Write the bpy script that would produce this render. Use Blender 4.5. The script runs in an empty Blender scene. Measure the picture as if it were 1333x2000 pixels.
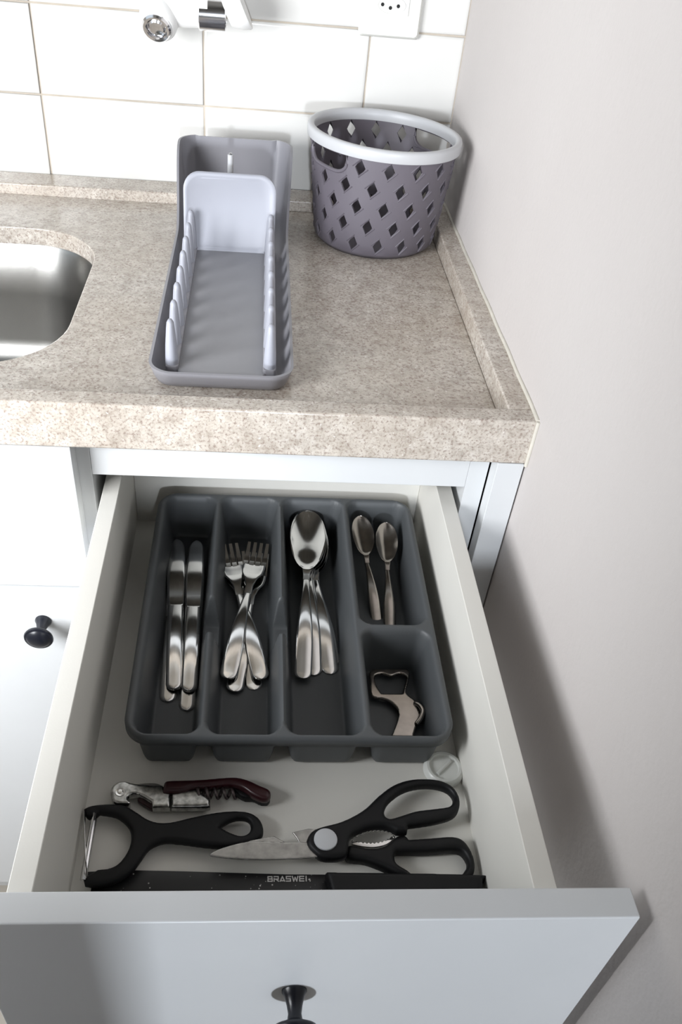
# Open cutlery drawer under a granite counter, dish rack and basket on the counter.
import bpy, bmesh, math, random
from math import sin, cos, pi, radians, sqrt, exp
from mathutils import Vector, Matrix
from mathutils.geometry import tessellate_polygon
random.seed(4)
sc = bpy.context.scene
COL = sc.collection
LIFT = 0.90            # the counter's rim is 0.90 m above the floor; everything below is laid out from the rim (z = 0) and lifted at the end

# ------------------------------------------------------------------ camera
cam_d = bpy.data.cameras.new('camera'); cam = bpy.data.objects.new('camera', cam_d); COL.objects.link(cam)
cam.location = (-0.23937, -1.13497, 0.37083 + LIFT)
cam.rotation_euler = (0.84012, -0.07614, -0.04501)
cam_d.sensor_fit = 'VERTICAL'; cam_d.sensor_height = 22.3
cam_d.lens = 1635.97 * 22.3 / 2000
cam_d.shift_x = 0.02083; cam_d.shift_y = 0.04068
cam_d.clip_start = 0.02
sc.camera = cam
# ------------------------------------------------------------------ light and exposure
sc.view_settings.view_transform = 'Standard'; sc.view_settings.look = 'None'
sc.view_settings.gamma = 1.0; sc.view_settings.use_curve_mapping = False
sc.view_settings.exposure = 0.0
world = bpy.data.worlds.new('world'); sc.world = world; world.use_nodes = True
bg = world.node_tree.nodes['Background']; bg.inputs[0].default_value = (0.80, 0.90, 1.0, 1); bg.inputs[1].default_value = 0.8
def area_light(name, loc, target, sx, sy, power, col):
    d = bpy.data.lights.new(name, 'AREA'); d.shape = 'RECTANGLE'; d.size = sx; d.size_y = sy; d.energy = power; d.color = col
    o = bpy.data.objects.new(name, d); COL.objects.link(o); o.location = loc
    o.rotation_euler = (Vector(target) - Vector(loc)).to_track_quat('-Z', 'Y').to_euler(); return o
area_light('window_daylight', (-0.98, -1.06, 0.22), (-0.58, -0.30, 0.02), 0.5, 0.5, 21, (0.95, 0.97, 1.0))
area_light('balcony_daylight', (-0.20, -2.88, 0.28), (-0.17, -0.9, -0.1), 0.08, 0.16, 28, (0.86, 0.92, 1.0))  # small lamp added behind the camera, a narrow beam for the drawer-front patch

# ------------------------------------------------------------------ materials
def srgb(r, g, b):
    f = lambda c: (c/255/12.92) if c/255 <= 0.04045 else ((c/255 + 0.055)/1.055)**2.4
    return (f(r), f(g), f(b), 1)
class Mat:
    def __init__(s, name):
        s.m = bpy.data.materials.new(name); s.m.use_nodes = True; s.t = s.m.node_tree; s.p = s.t.nodes['Principled BSDF']
        s.co = s.t.nodes.new('ShaderNodeTexCoord').outputs['Object']
    def new(s, k, **kw):
        n = s.t.nodes.new(k)
        for a, v in kw.items():
            if a.startswith('_'): setattr(n, a[1:], v)
            else: n.inputs[a.replace('0', ' ')].default_value = v
        return n
    def link(s, a, b): s.t.links.new(a, b)
    def noise(s, scale, detail=3, rough=0.5, vec=None):
        n = s.new('ShaderNodeTexNoise', Scale=scale, Detail=detail, Roughness=rough); s.link(vec or s.co, n.inputs['Vector']); return n.outputs['Fac']
    def ramp(s, fac, stops, interp='LINEAR'):
        n = s.t.nodes.new('ShaderNodeValToRGB'); n.color_ramp.interpolation = interp; e = n.color_ramp.elements
        while len(e) < len(stops): e.new(0.5)
        for i, (p, c) in enumerate(stops): e[i].position = p; e[i].color = c
        s.link(fac, n.inputs['Fac']); return n.outputs['Color']
    def mix(s, fac, a, b, mode='MIX'):
        n = s.t.nodes.new('ShaderNodeMix'); n.data_type = 'RGBA'; n.blend_type = mode
        for v, k in ((fac, 0), (a, 6), (b, 7)):
            if isinstance(v, (int, float)): n.inputs[k].default_value = v
            elif isinstance(v, tuple): n.inputs[k].default_value = v
            else: s.link(v, n.inputs[k])
        return n.outputs[2]
    def bump(s, h, strength=0.2, dist=0.001):
        n = s.new('ShaderNodeBump', Strength=strength, Distance=dist); s.link(h, n.inputs['Height']); s.link(n.outputs['Normal'], s.p.inputs['Normal'])
def simple(name, col, rough=0.5, metal=0, spec=0.5, var=0.06, vscale=18, bump=0.0, bscale=900, coat=0):
    M = Mat(name)
    c2 = tuple(max(0, c*(1-var)) for c in col[:3]) + (1,)
    M.link(M.ramp(M.noise(vscale, 4), [(0.3, c2), (0.7, col)]), M.p.inputs['Base Color'])
    M.p.inputs['Roughness'].default_value = rough; M.p.inputs['Metallic'].default_value = metal
    M.p.inputs['Specular IOR Level'].default_value = spec; M.p.inputs['Coat Weight'].default_value = coat
    if bump: M.bump(M.noise(bscale, 2), bump, 0.0006)
    return M.m
G = Mat('granite')
g1 = G.noise(420, 3, 0.65); g2 = G.noise(190, 4, 0.6); g3 = G.noise(9, 3); g4 = G.noise(55, 3)
base = G.ramp(g2, [(0.34, srgb(156,146,136)), (0.50, srgb(206,197,185)), (0.66, srgb(226,221,213))])
base = G.mix(0.55, base, G.ramp(g4, [(0.35, srgb(170,162,153)), (0.65, srgb(216,210,201))]))
base = G.mix(G.ramp(g3, [(0.35, (0,0,0,1)), (0.7, (0.45,0.45,0.45,1))]), base, srgb(180,166,149))
base = G.mix(G.ramp(g1, [(0.34, (0.75,0.75,0.75,1)), (0.50, (0,0,0,1))]), base, srgb(132,112,102))
base = G.mix(G.ramp(G.noise(260, 2), [(0.66, (0,0,0,1)), (0.72, (0.6,0.6,0.6,1))]), base, srgb(236,232,226))
G.link(base, G.p.inputs['Base Color']); G.p.inputs['Roughness'].default_value = 0.2
G.bump(g1, 0.08, 0.0004)
m_granite = G.m
m_tile = simple('glazed_white_tile', srgb(222,221,217), 0.15, var=0.02, vscale=6)
m_grout = simple('grout', srgb(196,186,172), 0.9, var=0.2, vscale=40)
P_ = Mat('painted_plaster')
P_.link(P_.ramp(P_.noise(3.0, 4), [(0.3, srgb(198,192,189)), (0.7, srgb(204,199,196))]), P_.p.inputs['Base Color'])
P_.p.inputs['Roughness'].default_value = 0.75; P_.bump(P_.noise(160, 4), 0.25, 0.0012); m_wall = P_.m
m_room = simple('room_paint', srgb(150,147,142), 0.9)
m_floor = simple('floor_ceramic', srgb(170,163,152), 0.4, var=0.1, vscale=4)
m_lam = simple('white_melamine', srgb(212,214,215), 0.33, var=0.02, bump=0.03)
m_edge = simple('melamine_edge', srgb(214,211,203), 0.5, var=0.03, bump=0.04)
m_inner = simple('drawer_melamine', srgb(222,220,213), 0.5, var=0.05, vscale=9, bump=0.06, bscale=700)
m_dark = simple('dark_gap', srgb(60,60,58), 0.8)
m_tray = simple('charcoal_plastic', srgb(76,79,81), 0.5, var=0.04, bump=0.1, bscale=1600)
m_steel = simple('polished_stainless', (0.78,0.77,0.75,1), 0.13, metal=1, var=0.10, vscale=60)
m_brass = simple('aged_steel', (0.40,0.365,0.33,1), 0.22, metal=1, var=0.25, vscale=90)
m_satin = simple('brushed_sink_steel', (0.34,0.335,0.32,1), 0.27, metal=1, var=0.08, vscale=30, bump=0.05, bscale=300)
m_oldchrome = simple('scratched_chrome', (0.66,0.66,0.64,1), 0.2, metal=1, var=0.6, vscale=260)
m_blade = simple('worn_blade_steel', (0.48,0.47,0.45,1), 0.36, metal=1, var=0.35, vscale=130)
m_chrome = simple('chrome', (0.88,0.88,0.89,1), 0.14, metal=1, var=0.0)
m_black = simple('black_soft_plastic', srgb(13,13,15), 0.5, var=0.1, bump=0.04, spec=0.28)
m_knob = simple('black_enamel_knob', srgb(22,24,32), 0.28, var=0.0)
m_maroon = simple('maroon_plastic', srgb(46,12,18), 0.3, var=0.1)
m_maroon_d = simple('dark_spiral_steel', (0.10,0.08,0.08,1), 0.3, metal=0.8)
m_blue = simple('lavender_grey_plastic', srgb(163,165,174), 0.45, var=0.03, bump=0.03)
m_rack = simple('grey_plastic', srgb(150,150,154), 0.36, var=0.03, bump=0.04)
m_rackd = simple('grey_plastic_shell', srgb(142,141,146), 0.38, var=0.05, bump=0.04)
m_basket = simple('slate_grey_plastic', srgb(99,94,102), 0.5, var=0.05, bump=0.08)
m_rim = simple('pale_grey_rim_plastic', srgb(190,191,193), 0.38, var=0.02)
m_white = simple('white_plastic', srgb(236,236,234), 0.25, var=0.0)
m_outlet = simple('outlet_plastic', srgb(226,226,220), 0.35, var=0.0)
m_hole = simple('socket_hole', srgb(14,14,14), 0.7)
m_caulk = simple('sealant', srgb(214,209,197), 0.5, var=0.15, vscale=60)
m_pivot = simple('pivot_plastic', srgb(188,190,193), 0.4, var=0.05)
m_letter = simple('silver_print', srgb(196,193,190), 0.4)
K = Mat('speckled_black_blade')
vn = K.new('ShaderNodeTexVoronoi', Scale=330.0); K.link(K.co, vn.inputs['Vector'])
spk = K.ramp(vn.outputs['Distance'], [(0.16, (1,1,1,1)), (0.22, (0,0,0,1))])
msk = K.ramp(K.noise(60, 2), [(0.54, (0,0,0,1)), (0.60, (1,1,1,1))])
K.link(K.mix(K.mix(1.0, spk, msk, 'MULTIPLY'), srgb(20,20,22), srgb(190,188,184)), K.p.inputs['Base Color'])
K.p.inputs['Roughness'].default_value = 0.4; m_kblade = K.m
Cc = Mat('frosted_clear_plastic'); Cc.p.inputs['Base Color'].default_value = (0.86,0.87,0.83,1); Cc.p.inputs['Roughness'].default_value = 0.3
Cc.p.inputs['Transmission Weight'].default_value = 0.35; Cc.p.inputs['IOR'].default_value = 1.4; m_clear = Cc.m
Gl = Mat('window_glass'); Gl.p.inputs['Transmission Weight'].default_value = 1.0; Gl.p.inputs['Roughness'].default_value = 0.0; Gl.p.inputs['IOR'].default_value = 1.02

# ------------------------------------------------------------------ helpers
def link(name, me, mat, parent=None, loc=(0,0,0), rz=0.0, smooth=None):
    o = bpy.data.objects.new(name, me); COL.objects.link(o)
    if mat and not me.materials: me.materials.append(mat)
    o.location = loc; o.rotation_euler = (0,0,rz)
    if parent: o.parent = parent
    if smooth:
        for p in me.polygons: p.use_smooth = True
        if smooth is not True:
            me.set_sharp_from_angle(angle=radians(smooth))
    return o
def mesh(name, vs, fs, mat, parent=None, loc=(0,0,0), rz=0.0, smooth=None):
    me = bpy.data.meshes.new(name); me.from_pydata([tuple(v) for v in vs], [], fs); me.update()
    bm = bmesh.new(); bm.from_mesh(me); bmesh.ops.recalc_face_normals(bm, faces=bm.faces); bm.to_mesh(me); bm.free()
    return link(name, me, mat, parent, loc, rz, smooth)
def tag(o, label=None, cat=None, group=None, kind=None):
    if label: o['label'] = label
    if cat: o['category'] = cat
    if group: o['group'] = group
    if kind: o['kind'] = kind
    return o
def thing(name, loc, label, cat, group=None, rz=0.0):
    o = bpy.data.objects.new(name, None); COL.objects.link(o); o.location = loc; o.rotation_euler = (0,0,rz); o.empty_display_size = 0.02
    return tag(o, label, cat, group)
def bevel(o, w, seg=2, ang=35):
    m = o.modifiers.new('bevel', 'BEVEL'); m.width = w; m.segments = seg; m.limit_method = 'ANGLE'; m.angle_limit = radians(ang)
    for p in o.data.polygons: p.use_smooth = True
    n = o.modifiers.new('wn', 'WEIGHTED_NORMAL'); n.keep_sharp = True
    return o
def box(name, x0, x1, y0, y1, z0, z1, mat, parent=None, bev=0.001, org=(0,0,0)):
    ox, oy, oz = org
    vs = [(x-ox, y-oy, z-oz) for x in (x0,x1) for y in (y0,y1) for z in (z0,z1)]
    o = mesh(name, vs, [(0,1,3,2),(4,6,7,5),(0,4,5,1),(2,3,7,6),(0,2,6,4),(1,5,7,3)], mat, parent)
    if parent is None: o.location = org
    if bev: bevel(o, bev)
    return o
def lathe(name, prof, mat, parent=None, loc=(0,0,0), axis='Z', n=40, smooth=40, sx=1, sy=1):
    vs = []; fs = []
    for (r, z) in prof:
        for i in range(n):
            a = 2*pi*i/n; p = (r*cos(a)*sx, r*sin(a)*sy, z)
            if axis == 'X': p = (p[2], p[0], p[1])
            if axis == 'Y': p = (p[0], p[2], p[1])
            vs.append(p)
    for j in range(len(prof)-1):
        for i in range(n):
            k = (i+1) % n; fs.append((j*n+i, j*n+k, (j+1)*n+k, (j+1)*n+i))
    if prof[0][0] > 1e-6: fs.append(tuple(range(n)))
    if prof[-1][0] > 1e-6: fs.append(tuple((len(prof)-1)*n + i for i in range(n)))
    me = bpy.data.meshes.new(name); me.from_pydata(vs, [], fs)
    bm = bmesh.new(); bm.from_mesh(me); bmesh.ops.remove_doubles(bm, verts=bm.verts, dist=1e-6); bmesh.ops.recalc_face_normals(bm, faces=bm.faces); bm.to_mesh(me); bm.free()
    return link(name, me, mat, parent, loc, 0, smooth)
def spline(pts, n=6, closed=True, sharp=()):
    """Catmull-Rom through the points; indices in sharp stay corners"""
    out = []; N = len(pts)
    rng = range(N) if closed else range(N-1)
    for i in rng:
        p1 = pts[i]; p2 = pts[(i+1) % N]
        p0 = pts[(i-1) % N] if (closed or i > 0) else p1
        p3 = pts[(i+2) % N] if (closed or i < N-2) else p2
        if i in sharp: p0 = p1
        if (i+1) % N in sharp: p3 = p2
        for k in range(n):
            t = k/n
            out.append(tuple(0.5*((2*b) + (-a+c)*t + (2*a-5*b+4*c-d)*t*t + (-a+3*b-3*c+d)*t**3) for a, b, c, d in zip(p0, p1, p2, p3)))
    if not closed: out.append(tuple(pts[-1]))
    return out
def plate(name, loops, z0, z1, mat, parent=None, org=(0,0,0), rnd=0.0, res=3, flat=False):
    """solid plate with outline loops[0] and holes loops[1:], rounded edges of radius rnd (world x, y)"""
    c = bpy.data.curves.new(name, 'CURVE'); c.dimensions = '2D'; c.fill_mode = 'BOTH'
    for L in loops:
        s = c.splines.new('POLY'); s.points.add(len(L)-1); s.use_cyclic_u = True
        for p, q in zip(s.points, L): p.co = (q[0]-org[0], q[1]-org[1], 0, 1)
    h = (z1-z0)/2; rnd = min(rnd, h*0.98)
    c.extrude = h-rnd; c.bevel_depth = rnd; c.bevel_resolution = res; c.offset = -rnd
    t = bpy.data.objects.new(name, c); COL.objects.link(t)
    dg = bpy.context.evaluated_depsgraph_get(); dg.update()
    me = bpy.data.meshes.new_from_object(t.evaluated_get(dg)); bpy.data.objects.remove(t); bpy.data.curves.remove(c)
    me.materials.clear()
    bm = bmesh.new(); bm.from_mesh(me); bmesh.ops.remove_doubles(bm, verts=bm.verts, dist=1e-6)
    bmesh.ops.translate(bm, verts=bm.verts, vec=(0, 0, (z0+z1)/2-org[2])); bmesh.ops.recalc_face_normals(bm, faces=bm.faces); bm.to_mesh(me); bm.free()
    o = link(name, me, mat, parent, smooth=35)
    if parent is None: o.location = org
    return o
def puff(name, loops, z0, z1, mat, parent=None, org=(0,0,0), rnd=0.003, cell=0.0007):
    """solid of any outline (holes allowed) whose top and bottom edges round over with radius rnd"""
    import numpy as np
    if rnd < 0.001: cell = 0.00045
    A = np.array([(p[0], p[1]) for L in loops for p in L]); B = np.array([(L[(i+1) % len(L)][0], L[(i+1) % len(L)][1]) for L in loops for i in range(len(L))])
    lo = A.min(0)-2*cell; hi = A.max(0)+2*cell; nx = int((hi[0]-lo[0])/cell)+1; ny = int((hi[1]-lo[1])/cell)+1
    X, Y = np.meshgrid(lo[0]+np.arange(nx)*cell, lo[1]+np.arange(ny)*cell); Pq = np.stack([X.ravel(), Y.ravel()], 1)
    E_ = B-A; ee = (E_**2).sum(1)+1e-18; best = np.full(len(Pq), 1e9); near = Pq.copy(); ins = np.zeros(len(Pq), bool)
    for a, b_, e, l in zip(A, B, E_, ee):
        t = np.clip(((Pq-a).dot(e))/l, 0, 1)[:, None]; q = a+t*e; dd = ((Pq-q)**2).sum(1); m_ = dd < best
        best[m_] = dd[m_]; near[m_] = q[m_]
        c = (a[1] > Pq[:,1]) != (b_[1] > Pq[:,1])
        if abs(e[1]) > 1e-12: ins ^= c & (Pq[:,0] < a[0] + (Pq[:,1]-a[1])*e[0]/e[1])
    d = np.sqrt(best); snap = (~ins) | (d < 0.35*cell); W_ = np.where(snap[:, None], near, Pq); d = np.where(snap, 0, d)
    t = np.clip(d/rnd, 0, 1); rise = rnd*np.sqrt(1-(1-t)**2)
    core = (ins & ~snap).reshape(ny, nx)
    q = core[:-1,:-1] | core[1:,:-1] | core[:-1,1:] | core[1:,1:]
    far = ((~ins) & (best > (1.6*cell)**2)).reshape(ny, nx); q &= ~(far[:-1,:-1] | far[1:,:-1] | far[:-1,1:] | far[1:,1:])
    J, I = np.nonzero(q); idx_ = J*nx+I; quads = np.stack([idx_, idx_+1, idx_+nx+1, idx_+nx], 1)
    used = np.unique(quads); mp = -np.ones(nx*ny, int); mp[used] = np.arange(len(used)); quads = mp[quads]
    U = W_[used]; rs = rise[used]; n = len(used); ox, oy, oz = org
    edges = {}
    for f in quads.tolist():
        for k in range(4):
            a, b_ = f[k], f[(k+1) % 4]; edges[(a, b_)] = 1
    side = [(a, b_) for (a, b_) in edges if (b_, a) not in edges]
    top = [(x-ox, y-oy, z1-rnd+r-oz) for (x, y), r in zip(U.tolist(), rs.tolist())]; bot = [(x-ox, y-oy, z0+rnd-r-oz) for (x, y), r in zip(U.tolist(), rs.tolist())]
    fs = [tuple(f) for f in quads.tolist()] + [tuple(i+n for i in f[::-1]) for f in quads.tolist()] + [(b_, a, a+n, b_+n) for a, b_ in side]
    me = bpy.data.meshes.new(name); me.from_pydata(top+bot, [], fs)
    bm = bmesh.new(); bm.from_mesh(me); bmesh.ops.remove_doubles(bm, verts=bm.verts, dist=4e-5); bmesh.ops.recalc_face_normals(bm, faces=bm.faces)
    bmesh.ops.smooth_vert(bm, verts=[v for v in bm.verts], factor=0.35, use_axis_z=True, use_axis_x=False, use_axis_y=False)
    bm.to_mesh(me); bm.free()
    o = link(name, me, mat, parent, smooth=40)
    if parent is None: o.location = org
    return o
def tube(name, pts, r, mat, parent=None, n=10, org=(0,0,0), closed=False, smooth=True, squash=1.0):
    P = [Vector(p) - Vector(org) for p in pts]; N = len(P); vs = []; fs = []
    rr = r if isinstance(r, (list, tuple)) else [r]*N
    for i in range(N):
        a = P[(i-1) % N] if (closed or i) else P[0]; b = P[(i+1) % N] if (closed or i < N-1) else P[-1]
        t = (b-a).normalized(); u = t.cross(Vector((0,0,1)))
        if u.length < 1e-3: u = t.cross(Vector((0,1,0)))
        u.normalize(); w = u.cross(t)
        for k in range(n):
            an = 2*pi*k/n; vs.append(P[i] + u*cos(an)*rr[i] + w*sin(an)*rr[i]*squash)
    for i in range(N if closed else N-1):
        j = (i+1) % N
        for k in range(n):
            m = (k+1) % n; fs.append((i*n+k, i*n+m, j*n+m, j*n+k))
    if not closed: fs += [tuple(range(n)), tuple((N-1)*n+k for k in range(n))]
    o = mesh(name, vs, fs, mat, parent, smooth=50 if smooth else None)
    if parent is None: o.location = org
    return o
def rrect(x0, x1, y0, y1, r, n=8):
    out = []
    for cx, cy, a0 in ((x1-r, y1-r, 0), (x0+r, y1-r, 90), (x0+r, y0+r, 180), (x1-r, y0+r, 270)):
        for k in range(n+1):
            a = radians(a0 + 90*k/n); out.append((cx + r*cos(a), cy + r*sin(a)))
    return out
def loft_loops(name, loops, mat, parent=None, cap0=True, cap1=True, org=(0,0,0), smooth=40):
    """loops: lists of equally many 3-D points"""
    n = len(loops[0]); vs = [Vector(p)-Vector(org) for L in loops for p in L]; fs = []
    for j in range(len(loops)-1):
        for i in range(n):
            k = (i+1) % n; fs.append((j*n+i, j*n+k, (j+1)*n+k, (j+1)*n+i))
    if cap0: fs.append(tuple(range(n)))
    if cap1: fs.append(tuple((len(loops)-1)*n+i for i in range(n)))
    o = mesh(name, vs, fs, mat, parent, smooth=smooth)
    if parent is None: o.location = org
    return o

# ------------------------------------------------------------------ the room
ZF = -LIFT; ZC = 1.60
wr = box('wall_right', 0.0, 0.12, -3.0, 0.12, ZF, ZC, m_wall, bev=0); tag(wr, kind='structure')
fl = box('floor', -1.3, 0.12, -3.0, 0.12, ZF-0.05, ZF, m_floor, bev=0); tag(fl, kind='structure')
ce = box('ceiling', -1.3, 0.12, -3.0, 0.12, ZC, ZC+0.05, m_room, bev=0); tag(ce, kind='structure')
wb = box('wall_back', -1.3, 0.0, 0.0016, 0.12, ZF, ZC, m_grout, bev=0); tag(wb, kind='structure')
# left wall: a window opening over the counter
def wall_pieces(name, pieces):
    vs = []; fs = []
    for (x0,x1,y0,y1,z0,z1) in pieces:
        b = len(vs); vs += [(x,y,z) for x in (x0,x1) for y in (y0,y1) for z in (z0,z1)]
        fs += [tuple(b+i for i in f) for f in ((0,1,3,2),(4,6,7,5),(0,4,5,1),(2,3,7,6),(0,2,6,4),(1,5,7,3))]
    return tag(mesh(name, vs, fs, m_room), kind='structure')
wall_pieces('wall_left', [(-1.3,-1.2,-3.0,-1.65,ZF,ZC), (-1.3,-1.2,-0.25,0.0016,ZF,ZC), (-1.3,-1.2,-1.65,-0.25,ZF,0.04), (-1.3,-1.2,-1.65,-0.25,1.20,ZC)])
wall_pieces('wall_front', [(-0.62,-0.269,-1.70,-1.60,ZF,ZC), (-0.62,-0.50,-1.60,-0.975,ZF,ZC), (-0.269,0.0,-1.70,-1.60,1.20,ZC)])  # unseen pier and doorway added to shade the drawer front and trim the beam
wall_pieces('wall_hall', [(-1.3,0.0,-3.1,-3.0,ZF,ZC)])
# tiles on the back wall
CX = [-0.113 - 0.1955*k for k in range(6)]; CZ = [-0.0105 + 0.0945*k for k in range(-1, 13)]
def tile_mesh(w, h):
    g = 0.0010; t = 0.0016; vs = []; fs = []
    for (i, y) in ((g, t), (g, 0.0010), (g+0.0009, 0.0003), (g+0.0035, 0.0)):
        vs += [(i, y, i), (w-i, y, i), (w-i, y, h-i), (i, y, h-i)]
    for j in range(3):
        for k in range(4): m = (k+1) % 4; fs.append((j*4+k, j*4+m, j*4+4+m, j*4+4+k))
    fs.append((12,13,14,15))
    me = bpy.data.meshes.new('tile'); me.from_pydata(vs, [], fs)
    bm = bmesh.new(); bm.from_mesh(me); bmesh.ops.recalc_face_normals(bm, faces=bm.faces); bm.to_mesh(me); bm.free()
    for p in me.polygons: p.use_smooth = True
    me.materials.append(m_tile); return me
full = tile_mesh(0.1955, 0.0945); cut = tile_mesh(0.113, 0.0945)
for z in CZ[:-1]:
    for x, me in [(-0.113, cut)] + [(c, full) for c in CX[1:]]:
        o = link('tile', me, None, wb, (x, random.uniform(-0.0003, 0.0003), z))
        o.rotation_euler = (random.uniform(-0.004, 0.004), 0, random.uniform(-0.004, 0.004))

# ------------------------------------------------------------------ countertop
D = 0.55; LW = 0.0204; LH = 0.0201; RW = 0.0221; HF = 0.0433; XL = -1.198
ct = thing('countertop', (-0.4, -0.3, -LH-0.02), 'beige speckled granite countertop with raised rim, cut out around the sink', 'countertop')
o_ct = ct.location
SK = rrect(-0.86, -0.4175, -0.462, -0.148, 0.085, 12)
def slab(name, outer, hole, z0, z1, mat, parent, org, bev):
    loops = [outer, hole] if hole else [outer]
    tri = tessellate_polygon([[Vector((x, y, 0)) for x, y in L] for L in loops])
    flat = [p for L in loops for p in L]; n = len(flat)
    vs = [(x-org[0], y-org[1], z1-org[2]) for x, y in flat] + [(x-org[0], y-org[1], z0-org[2]) for x, y in flat]
    fs = [tuple(t) for t in tri] + [tuple(i+n for i in t) for t in tri]; b = 0
    for L in loops:
        m = len(L)
        for i in range(m): j = (i+1) % m; fs.append((b+i, b+j, b+j+n, b+i+n))
        b += m
    o = mesh(name, vs, fs, mat, parent); bevel(o, bev, 2); return o
slab('worktop_slab', [(XL,-D+LW),(-RW,-D+LW),(-RW,-0.0426),(XL,-0.0426)], SK, -LH-0.02, -LH, m_granite, ct, o_ct, 0.0015)
box('front_edge', XL, -0.0003, -D, -D+LW, -HF, 0.0, m_granite, ct, 0.0022, o_ct)
box('side_upstand', -RW, -0.0003, -D+LW, -0.0426, -LH-0.02, 0.0, m_granite, ct, 0.0018, o_ct)
box('back_upstand', XL, -0.0003, -0.0426, -0.0008, -LH-0.02, -0.0072, m_granite, ct, 0.0018, o_ct)
# wall seal
tr = tube('trim_1', [(-0.0008, y, 0.0006 + 0.0005*sin(y*70)) for y in [-0.5495 + 0.0137*k for k in range(38)]], 0.0019, m_caulk, org=(0,-0.3,0)); tag(tr, kind='structure')
tr = tube('trim_2', [(-0.001, -0.5508, z) for z in (-0.0445, -0.03, -0.015, 0.0008)], 0.0018, m_caulk, org=(0,-0.55,-0.02)); tag(tr, kind='structure')

# sink bowl, hung under the slab
sk = thing('kitchen_sink', (-0.62, -0.3, -LH-0.2), 'stainless steel sink bowl set under the granite, left of the dish rack', 'sink')
def bowl_loop(inset, z, r):
    return [(x, y, z) for x, y in rrect(-0.866+inset, -0.4115-inset, -0.468+inset, -0.142-inset, r, 12)]
zs = -LH-0.0206
bl = [bowl_loop(-0.012, zs, 0.097), bowl_loop(0.0, zs, 0.09), bowl_loop(0.003, zs-0.006, 0.088), bowl_loop(0.010, zs-0.06, 0.084), bowl_loop(0.018, zs-0.115, 0.08), bowl_loop(0.027, zs-0.135, 0.072), bowl_loop(0.045, zs-0.150, 0.058), bowl_loop(0.075, zs-0.156, 0.04)]
b = loft_loops('bowl', bl, m_satin, sk, cap0=False, org=sk.location, smooth=60)
m = b.modifiers.new('s', 'SOLIDIFY'); m.thickness = 0.0012; m.offset = -1
lathe('drain', [(0.0, 0.002), (0.012, 0.001), (0.02, 0.003), (0.042, 0.004), (0.045, 0.001), (0.045, -0.01)], m_chrome, sk, (-0.02, 0.0, zs-0.1555-sk.location[2]))

# ------------------------------------------------------------------ cabinets
def knob(parent, loc):
    prof = [(0.0, 0.0), (0.0080, 0.0), (0.0080, -0.0012), (0.0064, -0.004), (0.0050, -0.009), (0.0042, -0.014), (0.0048, -0.0175), (0.0085, -0.0195), (0.0135, -0.0215), (0.0142, -0.0232), (0.0136, -0.0246), (0.0118, -0.0250), (0.0112, -0.0256), (0.0085, -0.0276), (0.0045, -0.0286), (0.0, -0.0289)]
    return lathe('knob', prof, m_knob, parent, loc, axis='Y', n=36, smooth=50)
sc1 = thing('sink_cabinet', (-0.8, -0.3, ZF), 'white base cabinet under the sink, plain top panel over a door with black knob', 'cabinet')
og = sc1.location
vs = []; fs = []
def addbox(x0,x1,y0,y1,z0,z1):
    b = len(vs); vs.extend([(x-og[0],y-og[1],z-og[2]) for x in (x0,x1) for y in (y0,y1) for z in (z0,z1)])
    fs.extend([tuple(b+i for i in f) for f in ((0,1,3,2),(4,6,7,5),(0,4,5,1),(2,3,7,6),(0,2,6,4),(1,5,7,3))])
addbox(-0.411,-0.3955,-0.53,-0.01,ZF+0.1,-0.045); addbox(-1.19,-1.175,-0.53,-0.01,ZF+0.1,-0.045); addbox(-1.175,-0.411,-0.53,-0.01,ZF+0.1,ZF+0.115); addbox(-1.175,-0.411,-0.022,-0.012,ZF+0.115,-0.045); addbox(-1.19,-0.3955,-0.50,-0.48,ZF,ZF+0.1)
mesh('cabinet_body', vs, fs, m_lam, sc1)
box('top_panel', -0.83, -0.3906, -0.548, -0.5305, -0.2068, -0.0445, m_lam, sc1, 0.0008, og)
d = box('door', -0.83, -0.3906, -0.548, -0.5305, ZF+0.105, -0.2098, m_lam, sc1, 0.0008, og)
knob(d, Vector((-0.4418, -0.548, -0.2555))-og)
box('top_panel', -1.19, -0.8325, -0.548, -0.5305, -0.2068, -0.0445, m_lam, sc1, 0.0008, og)
box('door', -1.19, -0.8325, -0.548, -0.5305, ZF+0.105, -0.2098, m_lam, sc1, 0.0008, og)

dc = thing('drawer_cabinet', (-0.2, -0.3, ZF), 'white drawer cabinet beside the right wall with its top drawer pulled out', 'cabinet')
og = dc.location
vs = []; fs = []
addbox(-0.3945,-0.3793,-0.53,-0.01,ZF+0.1,-0.045); addbox(-0.0437,-0.0263,-0.53,-0.01,ZF+0.1,-0.045); addbox(-0.3793,-0.0437,-0.022,-0.012,ZF+0.1,-0.045); addbox(-0.3793,-0.0437,-0.53,-0.022,ZF+0.1,ZF+0.115); addbox(-0.3945,-0.0263,-0.50,-0.48,ZF,ZF+0.1)
mesh('cabinet_body', vs, fs, m_lam, dc)
box('top_rail', -0.3793, -0.0437, -0.5295, -0.5115, -0.0855, -0.0445, m_lam, dc, 0.0006, og)
box('filler_strip', -0.0251, -0.0012, -0.548, -0.5305, ZF+0.02, -0.0445, m_lam, dc, 0.0008, og)
for i, (z0, z1) in enumerate(((-0.49,-0.293),(-0.69,-0.493),(ZF+0.105,-0.693))):
    q = box('drawer_front', -0.3895, -0.0275, -0.548, -0.5305, z0, z1, m_lam, dc, 0.0008, og)
    knob(q, Vector((-0.203, -0.548, (z0+z1)/2))-og)
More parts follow.
